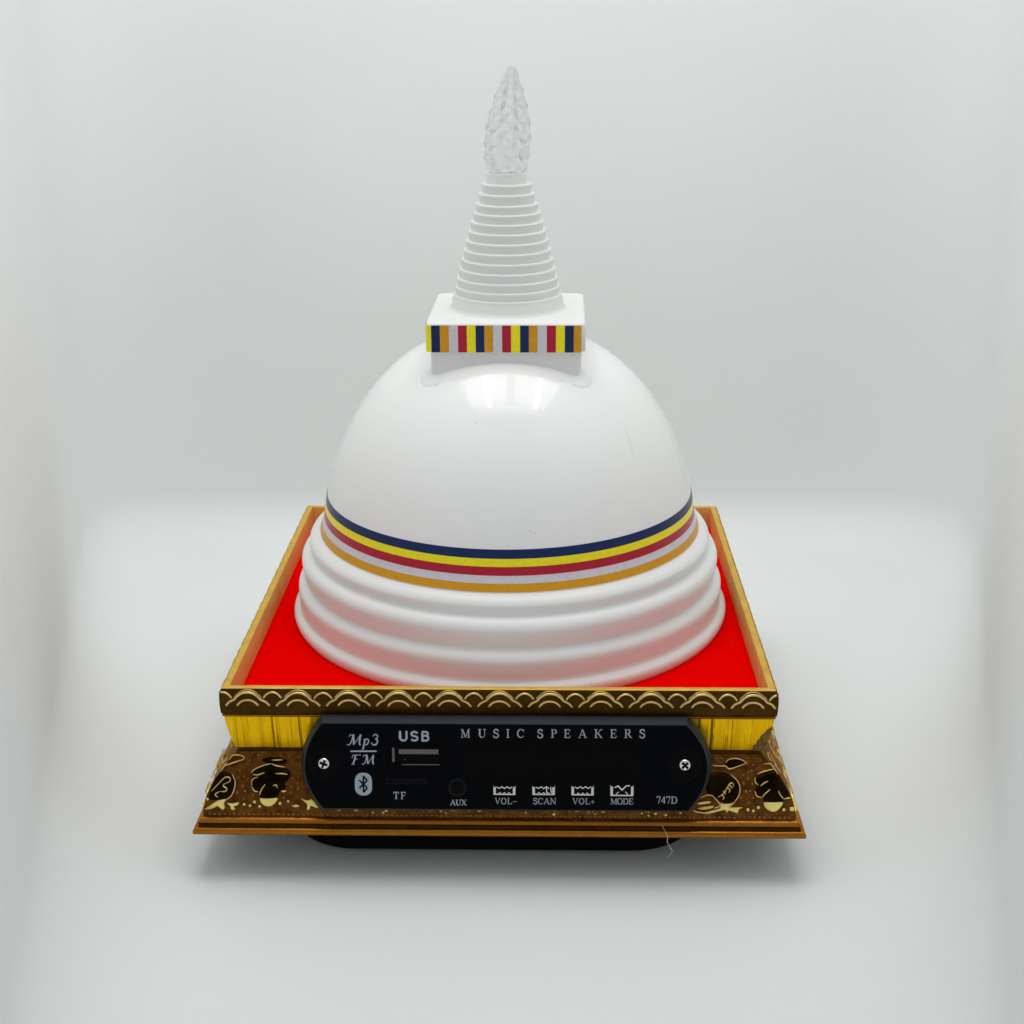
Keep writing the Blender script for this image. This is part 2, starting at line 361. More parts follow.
REL_DOT=[(-71.38,5.43,0.35),(-70.03,7.13,0.35),(-71.68,11.5,0.45),(-70.31,9.71,0.4),(-69.66,11.09,0.4),(-67.42,12.05,0.4),(-69.58,0.55,0.3),(-68.15,0.51,0.3),(-66.47,1.15,0.4),(-64.47,0.6,0.3),(-60.19,0.46,0.35),(-57.88,1.47,0.4),(-56.32,0.46,0.3),(-55.33,1.75,0.4),(-56.62,7.64,0.4),(-55.03,7.04,0.35),(-56.9,11.41,0.4),(-54.82,10.21,0.4),(-56.53,5.8,0.35),(-55.15,9.02,0.35),(-71.63,7.54,0.3),(-68.98,7.73,0.3),(-68.78,2.62,0.4),(-70.03,13.11,0.35),(-56.94,9.8,0.3),(-58.91,12.83,0.3),(59.58,1.29,0.35),(61.39,1.15,0.35),(68.71,1.01,0.3),(70.43,1.1,0.3),(72.0,1.7,0.4),(69.91,3.08,0.35),(69.42,4.69,0.4),(67.04,5.84,0.35),(68.31,6.9,0.4),(67.07,8.23,0.5),(69.46,8.23,0.45),(67.68,10.4,0.55),(66.2,11.96,0.4),(69.59,11.96,0.4),(68.81,10.17,0.3),(68.6,5.01,0.3),(66.32,6.67,0.3),(68.38,13.34,0.3),(65.83,4.42,0.3),(71.26,3.82,0.3)]
REL_BRIGHT=[(-69.86,14.77,0.42),(-68.25,15.13,0.4),(-67.01,14.08,0.45),(-65.62,15.32,0.4),(-59.94,14.44,0.45),(-57.7,13.8,0.35),(-79.96,13.34,0.4),(68.22,15.32,0.48),(69.7,15.64,0.42),(71.07,14.67,0.48),(77.98,15.23,0.5)]

fr=MB(); md=MB()
class Sub:                                          # same mesh, other material slot
    def __init__(s,mi): s.mi=mi
    def add(s,v,f,mi=0,uvs=None,smooth=True): fr.add(v,f,s.mi,uvs,smooth)
ml,mc_,mg=Sub(0),Sub(1),Sub(2)
def lim(pts,k):  # keep relief inside the mitres
    return [(max(-og(t)[0]+.3,min(og(t)[0]-.3,s)),t) for s,t in pts]
def lay(src,fn):
    for item in src:
        flat=[item] if not isinstance(item,list) else item
        smin=min(p[0] for p in flat); smax=max(p[0] for p in flat)
        shifts=[0]
        if smax<-44: shifts=[0,33.9,67.8,101.7]
        for sh in shifts:
            if sh and (smin+sh<-43 or smax+sh>48): continue
            for k in range(4): fn(item,sh,k)
lay(REL_LEAF,lambda P,sh,k: k%2==0 and blob(ml,lim([(s+sh,t) for s,t in P],k),.62,k))
lay(REL_CUP,lambda P,sh,k: blob(mc_,lim([(s+sh,t) for s,t in P],k),.5,k))
lay(REL_LINE,lambda P,sh,k: tube(mg,[rot4(k,ogp(s,t,.76)) for s,t in smooth_prof(lim([(a+sh,b) for a,b in P],k),3)],.21,0,7,True))
lay(REL_DOT,lambda p,sh,k: dot(md,p[0]+sh,p[1],p[2],k))
lay(REL_BRIGHT,lambda p,sh,k: dot(mc_,p[0]+sh,p[1],p[2],k))
for k in range(4):                                   # punched ground and a small beaded run above the lip
    for i in range(70):
        s=random.uniform(-43,48) ; t=random.uniform(.8,16.5); dot(md,s,t,random.uniform(.28,.5),k)
    for i in range(30):
        s=random.uniform(-44,50); t=random.uniform(15.0,17.2)
        dot(mc_,s,t,random.uniform(.25,.5),k)
    for i in range(118):
        dot(md,-79.5+i*1.36,17.6,.33,k)
fr.build('floral_relief',[M_leaf,M_pale,M_rub],ogee); md.build('bead_relief',M_bead,ogee)

mb=MB()
frame_sweep(mb,smooth_prof([(81.3,36.1),(81.9,36.3),(82.5,36.8),(82.75,37.3)],3),0,40,.02)
frame_sweep(mb,smooth_prof([(82.75,37.3),(82.55,37.6),(82.5,38.2),(82.75,38.65)],3),2,40,.02)
frame_sweep(mb,smooth_prof([(82.75,38.65),(83.3,38.6),(83.8,38.95),(84.0,39.6),(83.85,40.2),(83.4,40.6),(82.9,40.7)],4),0,40,.02)
frame_sweep(mb,[(82.9,40.7),(60,40.7)],1,4)
lip=mb.build('base_lip',[M_lip,M_block,M_groove],ROOT); lip['label']='amber gold bottom lip'

# tray support, blackened and shaped to deepen the shadow, on four small feet
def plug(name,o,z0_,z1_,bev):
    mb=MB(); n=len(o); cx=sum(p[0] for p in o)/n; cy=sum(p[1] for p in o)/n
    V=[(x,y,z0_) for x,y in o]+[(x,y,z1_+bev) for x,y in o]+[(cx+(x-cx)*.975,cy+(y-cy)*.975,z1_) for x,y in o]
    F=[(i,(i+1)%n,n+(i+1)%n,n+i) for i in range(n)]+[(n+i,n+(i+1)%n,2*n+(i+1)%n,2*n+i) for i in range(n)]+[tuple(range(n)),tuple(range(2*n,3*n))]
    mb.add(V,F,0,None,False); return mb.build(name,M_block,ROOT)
plug('underside_shadow_block',[(x-2,y) for x,y in rsq(59,20,12,73)],-40.5,-52.3,.8)
for fx,fy in ((-44,-58),(40,-58),(-44,58),(40,58)):
    plug('rubber_foot',[(fx+6*math.cos(2*PI*k/20),fy+6*math.sin(2*PI*k/20)) for k in range(20)],-52.0,-Z0,.6)

# felt
mb=MB(); g=40
V=[];F=[]
for i in range(g+1):
    for j in range(g+1):
        x=-72.95+145.9*i/g; y=-72.95+145.9*j/g
        V.append((x,y,-7.6+.10*math.sin(x*.21+1)*math.sin(y*.17)))
for i in range(g):
    for j in range(g): F.append((i*(g+1)+j,(i+1)*(g+1)+j,(i+1)*(g+1)+j+1,i*(g+1)+j+1))
mb.add(V,F,0); felt=mb.build('felt_lining',M_felt,ROOT); felt['label']='bright red felt floor of the tray'

# --- dome
DC=(1.41,1.81)
R_,z0,H,n_,m_=57.96,19.87,62.81,1.77,2.35
def dome_r(z):
    k=max(0,min(1,(z-z0)/H)); return R_*(1-k**n_)**(1/m_)+1.35*max(0,min(1,(26.2-z)/5.6))**1.6
def dome_z(r):
    r=min(r,R_*.9999); return z0+H*(1-(r/R_)**m_)**(1/n_)
mb=MB()
rs=[R_*math.sin(PI/2*i/90) for i in range(1,91)]
pr=[(r,dome_z(r)) for r in rs][::-1]
pr=[(r,z) for r,z in pr if z>27.5]; pr=[(dome_r(z),z) for z in (20.3,21,22,23,24,25,26,26.8)]+pr
lathe(mb,pr,DC,160,0,True,True)
dome=mb.build('dome',M_white,ROOT,origin=(DC[0],DC[1],z0)); dome['label']='glossy white dome'
zs=[32.6,30.05,27.8,25.3,23.2,20.95]
mb=MB()
for i,mi in enumerate((0,1,2,3,4)):
    zz=[zs[i]+(zs[i+1]-zs[i])*k/6 for k in range(7)]
    lathe(mb,[(dome_r(z)+.09,z) for z in zz],DC,160,mi)
lathe(mb,[(dome_r(zs[0])-.03,zs[0]+.02),(dome_r(zs[0])+.09,zs[0])],DC,160,0)
lathe(mb,[(dome_r(zs[-1])+.09,zs[-1]),(dome_r(zs[-1])-.05,zs[-1]-.02)],DC,160,4)
st=mb.build('striped_band',[M_blue,M_yellow,M_red,M_lilac,M_orange],dome); st['label']='blue, yellow, red, white and ochre stripes round the dome'
# scuffs on the dome
def on_dome(ang,z,off=.0):
    r=dome_r(z)+off; return (DC[0]+r*math.sin(ang),DC[1]-r*math.cos(ang),z)
mb=MB()
pts=[on_dome(.86-.035*i/15+.006*math.sin(i*1.9),60.0-9.5*i/15,.004) for i in range(16)]; tube(mb,pts,.035,0,5,True)
mb.build('scuff',M_scr,dome)
for (a,z) in ((-.20,64.5),(.13,37.5),(.15,36.8),(.02,33.8)):
    mb=MB(); tube(mb,[on_dome(a,z,.0),on_dome(a+.004,z-.2,.03),on_dome(a+.008,z-.1,.0)],.08,0,6); mb.build('scuff',M_scr,dome)

# --- stepped base of the dome (three rounded rings)
mb=MB()
def arcs():
    P=[(58.9,20.6),(60.2,20.25),(61.6,19.5),(62.45,18.4),(62.6,17.4),(62.4,16.3),(62.2,15.4),(62.6,14.8),(63.8,14.2),(64.8,13.2),(65.3,11.9),(65.25,10.4),(64.95,8.6),(64.6,7.0),(64.45,6.1),(64.9,5.4),(65.8,4.8),(66.5,3.9),(66.8,2.8),(66.75,1.2),(66.55,-.8),(66.45,-2.2),(66.7,-3.1),(67.5,-3.7),(68.3,-4.4),(68.65,-5.4),(68.55,-6.5),(68.0,-7.6)]
    return P
pr=smooth_prof(arcs(),4)
lathe(mb,pr,DC,160,0)
base=mb.build('stepped_base',M_satin,ROOT,origin=(DC[0],DC[1],-7.6)); base['label']='white ring-stepped foot of the dome'

# --- square neck, flange, plate
PC=(1.6,-1.2); PR=math.radians(-.6)
def pxy(x,y):
    c,s=math.cos(PR),math.sin(PR); return (PC[0]+c*x-s*y, PC[1]+s*x+c*y)
mb=MB()
o=rsq(21.6,2.6); n=len(o)
V=[(*pxy(x,y),81.6) for x,y in o]+[(*pxy(x,y),66.) for x,y in o]
mb.add(V,[(i,(i+1)%n,n+(i+1)%n,n+i) for i in range(n)],0)
neck=mb.build('square_neck',M_satin,ROOT,origin=(PC[0],PC[1],74)); neck['label']='plain white square neck above the dome'
mb=MB()      # flange: a thin rounded-square pad that follows the dome
V=[];F=[]
o=rsq(24.8,5.5,10); n=len(o)
rows=[(1.004,-.25),(1.0,.10),(.994,.20),(.98,.26),(.93,.28),(.8,.28)]
for sc,off in rows:
    for x,y in o:
        X,Y=pxy(x*sc,y*sc); r=math.hypot(X-DC[0],Y-DC[1]); V.append((X,Y,dome_z(r)+off))
for i in range(len(rows)-1):
    for j in range(n): F.append((i*n+j,i*n+(j+1)%n,(i+1)*n+(j+1)%n,(i+1)*n+j))
mb.add(V,F,0); mb.build('flange',M_satin,neck)

mb=MB()
hp=22.75; o=rsq(hp,2.2); n=len(o)
rows=[(.97,80.8),(1,81.1),(1,88.6),(.992,89.0),(.975,89.2)]
V=[(*pxy(x*s,y*s),z) for s,z in rows for x,y in o]
F=[(i*n+j,i*n+(j+1)%n,(i+1)*n+(j+1)%n,(i+1)*n+j) for i in range(len(rows)-1) for j in range(n)]
mb.add(V,F,0); mb.add([(*pxy(x*.975,y*.975),89.2) for x,y in o],[tuple(range(n))],0,None,False); mb.add([(*pxy(x*.97,y*.97),80.8) for x,y in o],[tuple(range(n))],0,None,False)
plate=mb.build('square_plate',M_matte,ROOT,origin=(PC[0],PC[1],85)); plate['label']='white square plate with striped edge'
# ribbon: runs from just short of the front right corner round the left side to the back
path=[]
o2=rsq(hp+.14,2.3,10)
# start right-front, walk to left
o2=o2[::-1]
# find the vertex nearest the right end of the front side
i0=min(range(len(o2)),key=lambda i:(o2[i][0]-20.6)**2+(o2[i][1]+hp)**2)
o2=o2[i0:]+o2[:i0]
o2=[(21.55,-(hp+.10))]+[q for q in o2 if not (q[0]>20.2 and q[1]<-hp+.3)]
D=[0]
for a,b in zip(o2,o2[1:]): D.append(D[-1]+math.hypot(b[0]-a[0],b[1]-a[1]))
def at(d):
    for i in range(1,len(D)):
        if d<=D[i]:
            k=(d-D[i-1])/(D[i]-D[i-1]); return (o2[i-1][0]+(o2[i][0]-o2[i-1][0])*k, o2[i-1][1]+(o2[i][1]-o2[i-1][1])*k)
    return o2[-1]
mb=MB(); d=0; seq=[4,0,1,2,3]; wd=[2.15,2.55,2.5,2.6,2.6]
i=0
while d<50:
    w=wd[i] if i<5 else 2.52+.05*math.sin(i)
    for q in range(4):
        a,b=at(d+w*q/4),at(d+w*(q+1)/4)
        mb.add([(*pxy(*a),88.7),(*pxy(*b),88.7),(*pxy(*b),80.95),(*pxy(*a),80.95)],[(0,1,2,3)],seq[i%5])
    d+=w; i+=1
rb=mb.build('striped_ribbon',[M_blue,M_yellow,M_red,M_lilac,M_orange],plate); rb['label']='ribbon of ochre, navy, yellow, red and white blocks'

# --- stepped spire
SC=(1.4,-.2)
led=[125.51,122.74,119.86,117.35,114.76,112.11,109.38,106.64,103.9,101.15,98.49,95.93,93.59]
rl=lambda z: 5.95+(16.35-5.95)*(128.7-z)/(128.7-90.8)
pr=[(4.6,128.2),(4.8,128.6),(5.3,128.75),(5.7,128.6),(5.95,128.2)]
prev=128.2
rp=5.95
for z in led:
    tt=(128.7-z)/37.9; r=rl(z)+.32+2.6*tt*(1-tt)
    pr+=[(rp+.0,z+.30),(rp+.05,z+.10),(rp+.16,z+.02),(r-.20,z-.02),(r-.06,z-.08),(r,z-.25),(r-.02,z-.8)]
    rp=r-.26
pr+=[(16.5,92.0),(16.65,90.4),(16.95,89.7),(17.7,89.15)]
mb=MB(); lathe(mb,pr,SC,96)
lathe(mb,[(4.6,128.2),(4.5,127.2),(.01,127.2)],SC,96)
spire=mb.build('spire',M_matte,ROOT,origin=(SC[0],SC[1],89)); spire['label']='matte white cone of stacked rings'
# --- faceted bulb
mb=MB(); nb=9
BP=[(5.0,128.3),(5.75,129.8),(6.3,131.8),(6.62,134.0),(6.72,136.3),(6.66,138.6),(6.45,140.9),(6.1,143.2),(5.6,145.5),(5.0,147.7),(4.3,149.9),(3.55,152.0),(2.75,154.0),(2.0,155.8),(1.3,157.3),(.75,158.3)]
lean=math.radians(3.6)
def bp(r,a,z):
    x,y,zz=r*math.cos(a),r*math.sin(a),z-128.3
    return (SC[0]+x*math.cos(lean)+zz*math.sin(lean)-.2, SC[1]+y, 128.3-x*math.sin(lean)+zz*math.cos(lean))
V=[];F=[]; m=len(BP)
BP=[(r*.95,z) for r,z in BP]
for i,(r,z) in enumerate(BP):
    for k in range(nb): V.append(bp(r,2*PI*(k+.5*(i%2))/nb,z))
ix=lambda i,k: i*nb+k%nb
for i in range(m-2):                       # raised four-sided diamonds between rows i and i+2
    for k in range(nb):
        lft,rgt=(ix(i+1,k-1),ix(i+1,k)) if i%2==0 else (ix(i+1,k),ix(i+1,k+1))
        bot,top=ix(i,k),ix(i+2,k)
        r,z=BP[i+1]; c_=len(V); V.append(bp(r*1.0+.60*r/6.7,2*PI*(k+.5*(i%2))/nb,z))
        F+=[(bot,rgt,c_),(rgt,top,c_),(top,lft,c_),(lft,bot,c_)]
for k in range(nb):                        # close the first and last rows
    F.append((ix(0,k),ix(0,k+1),ix(1,k)))
    i=m-2; F.append((ix(i,k),ix(i,k+1),ix(i+1,k)) if i%2==0 else (ix(i,k),ix(i,k+1),ix(i+1,k+1)))
F.append(tuple(range(nb))[::-1]); F.append(tuple(ix(m-1,k) for k in range(nb)))
mb.add(V,F,0,None,False)
bulb=mb.build('bulb',M_acr,ROOT,origin=(SC[0],SC[1],128.3)); bulb['label']='clear faceted pine-cone bulb at the tip'

# ------------------------------------------------------------------ control panel
TP=math.radians(11.7)
PO=Vector((0,-79.6,-8.0)); PD=Vector((0,-math.sin(TP),-math.cos(TP))); PN=Vector((0,-math.cos(TP),math.sin(TP))); PX=Vector((1,0,0))
def P(u,v,o=0): return tuple(PO+PX*u+PD*v+PN*o)
def bow(x0,y0,x1,y1,sag,n=14):
    """arc from (x0,y0) to (x1,y1) bulging by sag to the right of travel"""
    out=[]
    dx,dy=x1-x0,y1-y0; L=math.hypot(dx,dy); nx,ny=-dy/L,dx/L
    for i in range(n):
        t=i/n; b=4*t*(1-t)*sag
        out.append((x0+dx*t+nx*b,y0+dy*t+ny*b))
    return out
def outline(inset=0):
    i=inset
    l0,l1,r0,r1=-47.4+i*.35,-47.6+i*.35,50.9-i*.35,51.6-i*.35
    t0,b0=-.1+i,24.2-i
    left=bow(l1,b0,l0,t0,-(5.0-i*.65),16)      # bottom-left up to top-left, bulging left
    right=bow(r0,t0,r1,b0,-(5.6-i*.65),16)
    return left+[(l0,t0)]+[(l0+(r0-l0)*k/8,t0) for k in range(1,8)]+right+[(r1,b0)]+[(r1+(l1-r1)*k/8,b0) for k in range(1,8)]
mb=MB()
rows=[(-1.2,-7.5),(-1.2,-2.9),(-1.0,-2.45),(.0,-.15),(.25,0)]
outs=[outline(i) for i,_ in rows]; n=len(outs[0])
V=[P(u,v,o) for (i,o),ol in zip(rows,outs) for u,v in ol]
F=[(i*n+j,i*n+(j+1)%n,(i+1)*n+(j+1)%n,(i+1)*n+j) for i in range(len(rows)-1) for j in range(n)]
mb.add(V,F,1,None,False)
mb.add([P(u,v,0) for u,v in outs[-1]],[tuple(range(n))],0,None,False)
panel=mb.build('control_panel',[M_panel,M_edge],ROOT,origin=P(0,12)); panel['label']='black bevelled panel with ports, buttons and pale lettering'

def box(mb,u0,v0,u1,v1,o0,o1,mi=0,bev=0.0):
    b=bev
    V=[P(u0,v0,o0),P(u1,v0,o0),P(u1,v1,o0),P(u0,v1,o0),P(u0+b,v0+b,o1),P(u1-b,v0+b,o1),P(u1-b,v1-b,o1),P(u0+b,v1-b,o1)]
    mb.add(V,[(4,5,6,7),(0,1,5,4),(1,2,6,5),(2,3,7,6),(3,0,4,7)],mi,None,False)
def disc(mb,u,v,prof,mi=0,n=32):
    V=[P(u+r*math.cos(2*PI*k/n),v+r*math.sin(2*PI*k/n),o) for r,o in prof for k in range(n)]
    m=len(prof)
    F=[(i*n+k,i*n+(k+1)%n,(i+1)*n+(k+1)%n,(i+1)*n+k) for i in range(m-1) for k in range(n)]
    F.append(tuple((m-1)*n+k for k in range(n)))
    mb.add(V,F,mi)
LVL=[0]
def strip(mb,pts,w,o=.05,mi=0,hgt=None):
    """flat printed stroke: polyline with thickness"""
    LVL[0]=(LVL[0]+1)%9; o=o+.006*LVL[0]
    if len(pts)<2: return
    V=[];m=len(pts)
    for i in range(m):
        a=Vector(pts[max(i-1,0)]); b=Vector(pts[min(i+1,m-1)]); t=(b-a)
        if t.length<1e-9: t=Vector((1,0))
        t.normalize(); nx=Vector((-t.y,t.x))
        k=1.0
        if 0<i<m-1:
            t1=(Vector(pts[i])-a).normalized(); t2=(b-Vector(pts[i])).normalized()
            k=min(1.8,1/max(.5,math.sqrt(max(.02,(1+t1.dot(t2))/2))))
        p=Vector(pts[i]); V.append(P(*(p+nx*w/2*k),o)); V.append(P(*(p-nx*w/2*k),o))
    mb.add(V,[(2*i,2*i+1,2*i+3,2*i+2) for i in range(m-1)],mi,None,False)

# --- lettering: own stroke glyphs (x right, y up, cap height 1)
def arc(cx,cy,rx,ry,a0,a1,n=14): return [(cx+rx*math.cos(math.radians(a0+(a1-a0)*i/n)),cy+ry*math.sin(math.radians(a0+(a1-a0)*i/n))) for i in range(n+1)]
K,T_=1,0      # thick / thin
def serif(x,y,w=.17): return (T_,[(x-w,y),(x+w,y)])
G={}
G['M']=(1.05,[(T_,[(.15,0),(.15,1)]),(K,[(.17,1),(.52,.06)]),(T_,[(.52,.06),(.87,1)]),(K,[(.88,0),(.88,1)]),serif(.15,.03,.15),(T_,[(0,.97),(.2,.97)]),serif(.88,.03,.18),(T_,[(.84,.97),(1.05,.97)])])
G['U']=(.95,[(K,[(.2,1),(.2,.32)]+arc(.47,.32,.27,.3,180,270,6)),(T_,arc(.47,.32,.29,.3,270,360,6)+[(.76,1)]),serif(.2,.97),serif(.76,.97,.15)])
G['S']=(.72,[(K,[(.58,.8)]+arc(.36,.74,.24,.24,40,200,10)+arc(.36,.26,.27,.25,80,-60,10)+arc(.36,.26,.29,.26,-70,-165,8)),(T_,[(.6,.98),(.6,.7)]),(T_,[(.09,.02),(.09,.32)])])
G['I']=(.45,[(K,[(.22,0),(.22,1)]),serif(.22,.03,.19),serif(.22,.97,.19)])
G['C']=(.86,[(K,arc(.48,.5,.38,.48,100,260,14)),(T_,arc(.48,.5,.36,.48,100,35,8)),(T_,arc(.48,.5,.38,.48,260,325,8)),(T_,[(.78,.98),(.78,.68)])])
G['P']=(.72,[(K,[(.2,0),(.2,1)]),(T_,[(.05,.97),(.4,.97)]),(K,arc(.4,.73,.24,.24,75,-75,8)),(T_,[(.2,.49),(.42,.49)]),serif(.2,.03)])
G['E']=(.78,[(K,[(.2,0),(.2,1)]),(T_,[(.05,.97),(.68,.97),(.68,.75)]),(T_,[(.2,.51),(.52,.51)]),(T_,[(.53,.4),(.53,.62)]),(T_,[(.05,.03),(.7,.03),(.72,.28)])])
G['A']=(.96,[(T_,[(.12,.02),(.47,1)]),(K,[(.46,1),(.82,.02)]),(T_,[(.24,.33),(.68,.33)]),serif(.12,.03,.13),serif(.82,.03,.16)])
G['K']=(.96,[(K,[(.2,0),(.2,1)]),(T_,[(.25,.42),(.76,.97)]),(K,[(.42,.58),(.8,.03)]),serif(.2,.03),serif(.2,.97),serif(.78,.97,.14),serif(.8,.03,.15)])
G['R']=(.9,[(K,[(.2,0),(.2,1)]),(T_,[(.05,.97),(.42,.97)]),(K,arc(.42,.74,.23,.23,75,-75,8)),(T_,[(.2,.51),(.44,.51)]),(K,[(.42,.5),(.78,.03)]),serif(.2,.03),serif(.8,.03,.1)])
G['V']=(.9,[(K,[(.14,1),(.46,.02)]),(T_,[(.46,.02),(.78,1)]),serif(.14,.97,.15),serif(.78,.97,.13)])
G['O']=(.95,[(K,arc(.47,.5,.36,.48,100,260,12)),(K,arc(.47,.5,.36,.48,80,-80,12)),(T_,arc(.47,.5,.36,.48,60,120,5)),(T_,arc(.47,.5,.36,.48,240,300,5))])
G['L']=(.78,[(K,[(.2,0),(.2,1)]),serif(.2,.97),(T_,[(.05,.03),(.7,.03),(.73,.3)])])
G['N']=(1.0,[(T_,[(.16,0),(.16,1)]),(K,[(.16,1),(.82,.0)]),(T_,[(.82,0),(.82,1)]),serif(.16,.03,.14),serif(.82,.97,.14),(T_,[(0,.97),(.2,.97)])])
G['D']=(.95,[(K,[(.2,0),(.2,1)]),(T_,[(.05,.97),(.42,.97)]),(T_,[(.05,.03),(.42,.03)]),(K,arc(.4,.5,.42,.47,80,-80,12)),(T_,arc(.4,.5,.42,.47,95,70,3)),(T_,arc(.4,.5,.42,.47,-95,-70,3))])
G['X']=(.96,[(K,[(.16,1),(.8,.02)]),(T_,[(.78,1),(.16,.02)]),serif(.16,.97,.15),serif(.78,.97,.13),serif(.16,.03,.13),serif(.8,.03,.15)])
G['T']=(.82,[(K,[(.4,0),(.4,1)]),(T_,[(.03,.72),(.05,.97),(.75,.97),(.77,.72)]),serif(.4,.03)])
G['F']=(.74,[(K,[(.2,0),(.2,1)]),(T_,[(.05,.97),(.68,.97),(.69,.73)]),(T_,[(.2,.51),(.5,.51)]),(T_,[(.52,.4),(.52,.62)]),serif(.2,.03)])
G['7']=(.66,[(T_,[(.08,.76),(.1,.96)]),(K,[(.08,.95),(.58,.95)]),(T_,[(.58,.93),(.3,.0)])])
G['4']=(.66,[(K,[(.44,0),(.44,1)]),(T_,[(.44,.98),(.04,.28)]),(T_,[(.03,.28),(.62,.28)])])
G['+']=(.72,[(T_,[(.08,.4),(.62,.4)]),(T_,[(.35,.13),(.35,.67)])])
G['-']=(.8,[(T_,[(.08,.42),(.74,.42)])])
# bold grotesque for USB
B={}
B['U']=(.84,[[(.12,1),(.12,.34)]+arc(.42,.34,.30,.26,180,360,14)+[(.72,1)]])
B['S']=(.80,[[(.66,.76)]+arc(.40,.73,.27,.19,25,180,10)+arc(.40,.69,.27,.17,185,245,4)+arc(.40,.30,.29,.20,65,-20,8)+arc(.40,.28,.29,.20,-25,-165,10)])
B['B']=(.80,[[(.14,.0),(.14,1)],[(.14,.92),(.44,.92)]+arc(.44,.735,.2,.185,85,-85,8)+[(.14,.55)],[(.14,.55),(.46,.55)]+arc(.46,.32,.23,.235,85,-85,8)+[(.14,.08)]])
def text(mb,s,u0,v0,u1,h,thick=.15,thin=.07,glyphs=G,shear=0,dv=0):
    """lay s from u0 to u1 on baseline v0 (dv: baseline change over the run), cap height h"""
    words=[glyphs[c][0] if c!=' ' else .55 for c in s]
    tot=sum(words); need=(u1-u0)/h
    gap=(need-tot)/(len(s)-1) if len(s)>1 else 0
    x=0
    for c,w in zip(s,words):
        if c!=' ':
            for st in glyphs[c][1]:
                if isinstance(st,tuple): wt=thick if st[0]==K else thin; pts=st[1]
                else: wt=thick; pts=st
                q=[(u0+(x+px+shear*py)*h, v0+dv*(x+px)/need-py*h) for px,py in pts]
                strip(mb,q,wt*h)
        x+=w+gap
def label_mesh(name,fill):
    mb=MB(); fill(mb); return mb.build(name,M_print,panel)
def spaced(mb,s,us,v0,v1,h,**k):
    for c,u in zip(s,us):
        w=G[c][0]*h; f=(u-us[0])/(us[-1]-us[0]); v=v0+(v1-v0)*f
        text(mb,c,u-w/2,v,u+w/2,h,**k)
def title(mb):
    us=[-8.6,-4.1,-.35,2.85,6.25]
    us2=[11.55,15.2,18.8,22.95,27.2,31.2,35.15,38.95]
    spaced(mb,'MUSIC',us,3.85,3.8,2.35,thick=.135,thin=.07)
    spaced(mb,'SPEAKERS',us2,3.8,3.65,2.35,thick=.135,thin=.07)
label_mesh('title_lettering',title)
label_mesh('usb_lettering',lambda mb: text(mb,'USB',-26.6,5.0,-18.3,2.9,.19,.19,B))
label_mesh('card_lettering',lambda mb: text(mb,'TF',-28.3,21.15,-24.9,1.95,.16,.09))
label_mesh('aux_lettering',lambda mb: text(mb,'AUX',-12.9,22.85,-8.35,1.6,.16,.09))
def btn_text(mb):
    text(mb,'VOL-',-.75,22.4,5.4,1.72,.14,.075); text(mb,'SCAN',9.6,22.35,15.95,1.72,.14,.075)
    text(mb,'VOL+',20.3,22.3,26.4,1.72,.14,.075); text(mb,'MODE',30.6,22.25,36.8,1.72,.14,.075)
label_mesh('button_lettering',btn_text)
label_mesh('number_lettering',lambda mb: text(mb,'747D',42.9,21.95,48.75,2.0,.13,.075))
# script Mp3 / FM (chancery italic)
def chancery(mb):
    h=2.95
    def put(strokes,u,v,h,sh=.22):
        for w,pts in strokes: strip(mb,[(u+(x+sh*y)*h,v-y*h) for x,y in pts],w*h)
    Mg=[(.07,arc(.02,.82,.12,.14,200,60,6)+[(.22,.98)]),(.09,[(.22,1.0),(.20,.4),(.10,.06)]),(.06,arc(-.02,.12,.13,.12,330,190,6)),(.16,[(.24,1.0),(.36,.5),(.46,.06)]),(.07,[(.46,.04),(.72,.62),(.92,1.0)]),(.16,[(.90,1.0),(.90,.5),(.95,.1)]),(.07,[(.95,.1),(1.0,.02),(1.1,.1)])]
    pg=[(.07,[(.0,.55),(.12,.66)]),(.15,[(.14,.66),(.14,.0),(.14,-.36)]),(.06,[(.0,-.38),(.28,-.38)]),(.12,arc(.33,.34,.2,.30,130,-110,12)),(.06,[(.16,.5),(.28,.64)])]
    g3=[(.10,arc(.24,.78,.2,.2,170,-70,12)),(.13,arc(.22,.30,.25,.29,85,-110,12)),(.09,arc(.2,.28,.24,.27,-110,-170,5))]
    Fg=[(.15,[(.24,.97),(.22,.4),(.16,.0)]),(.07,arc(.05,.8,.12,.16,230,80,6)+[(.4,.97),(.75,1.0)]),(.07,[(.22,.52),(.55,.54)]),(.06,[(.02,.02),(.34,.02)])]
    put(Mg,-40.25,6.15,3.0); put(pg,-36.5,6.15,2.75); put(g3,-33.95,6.1,3.05,.12)
    put(Fg,-39.6,11.55,2.75); put([(w*1.0,p) for w,p in Mg],-36.35,11.5,2.7,.14)
    strip(mb,[(-39.75,7.85),(-32.65,7.8)],.42)
label_mesh('script_lettering',chancery)
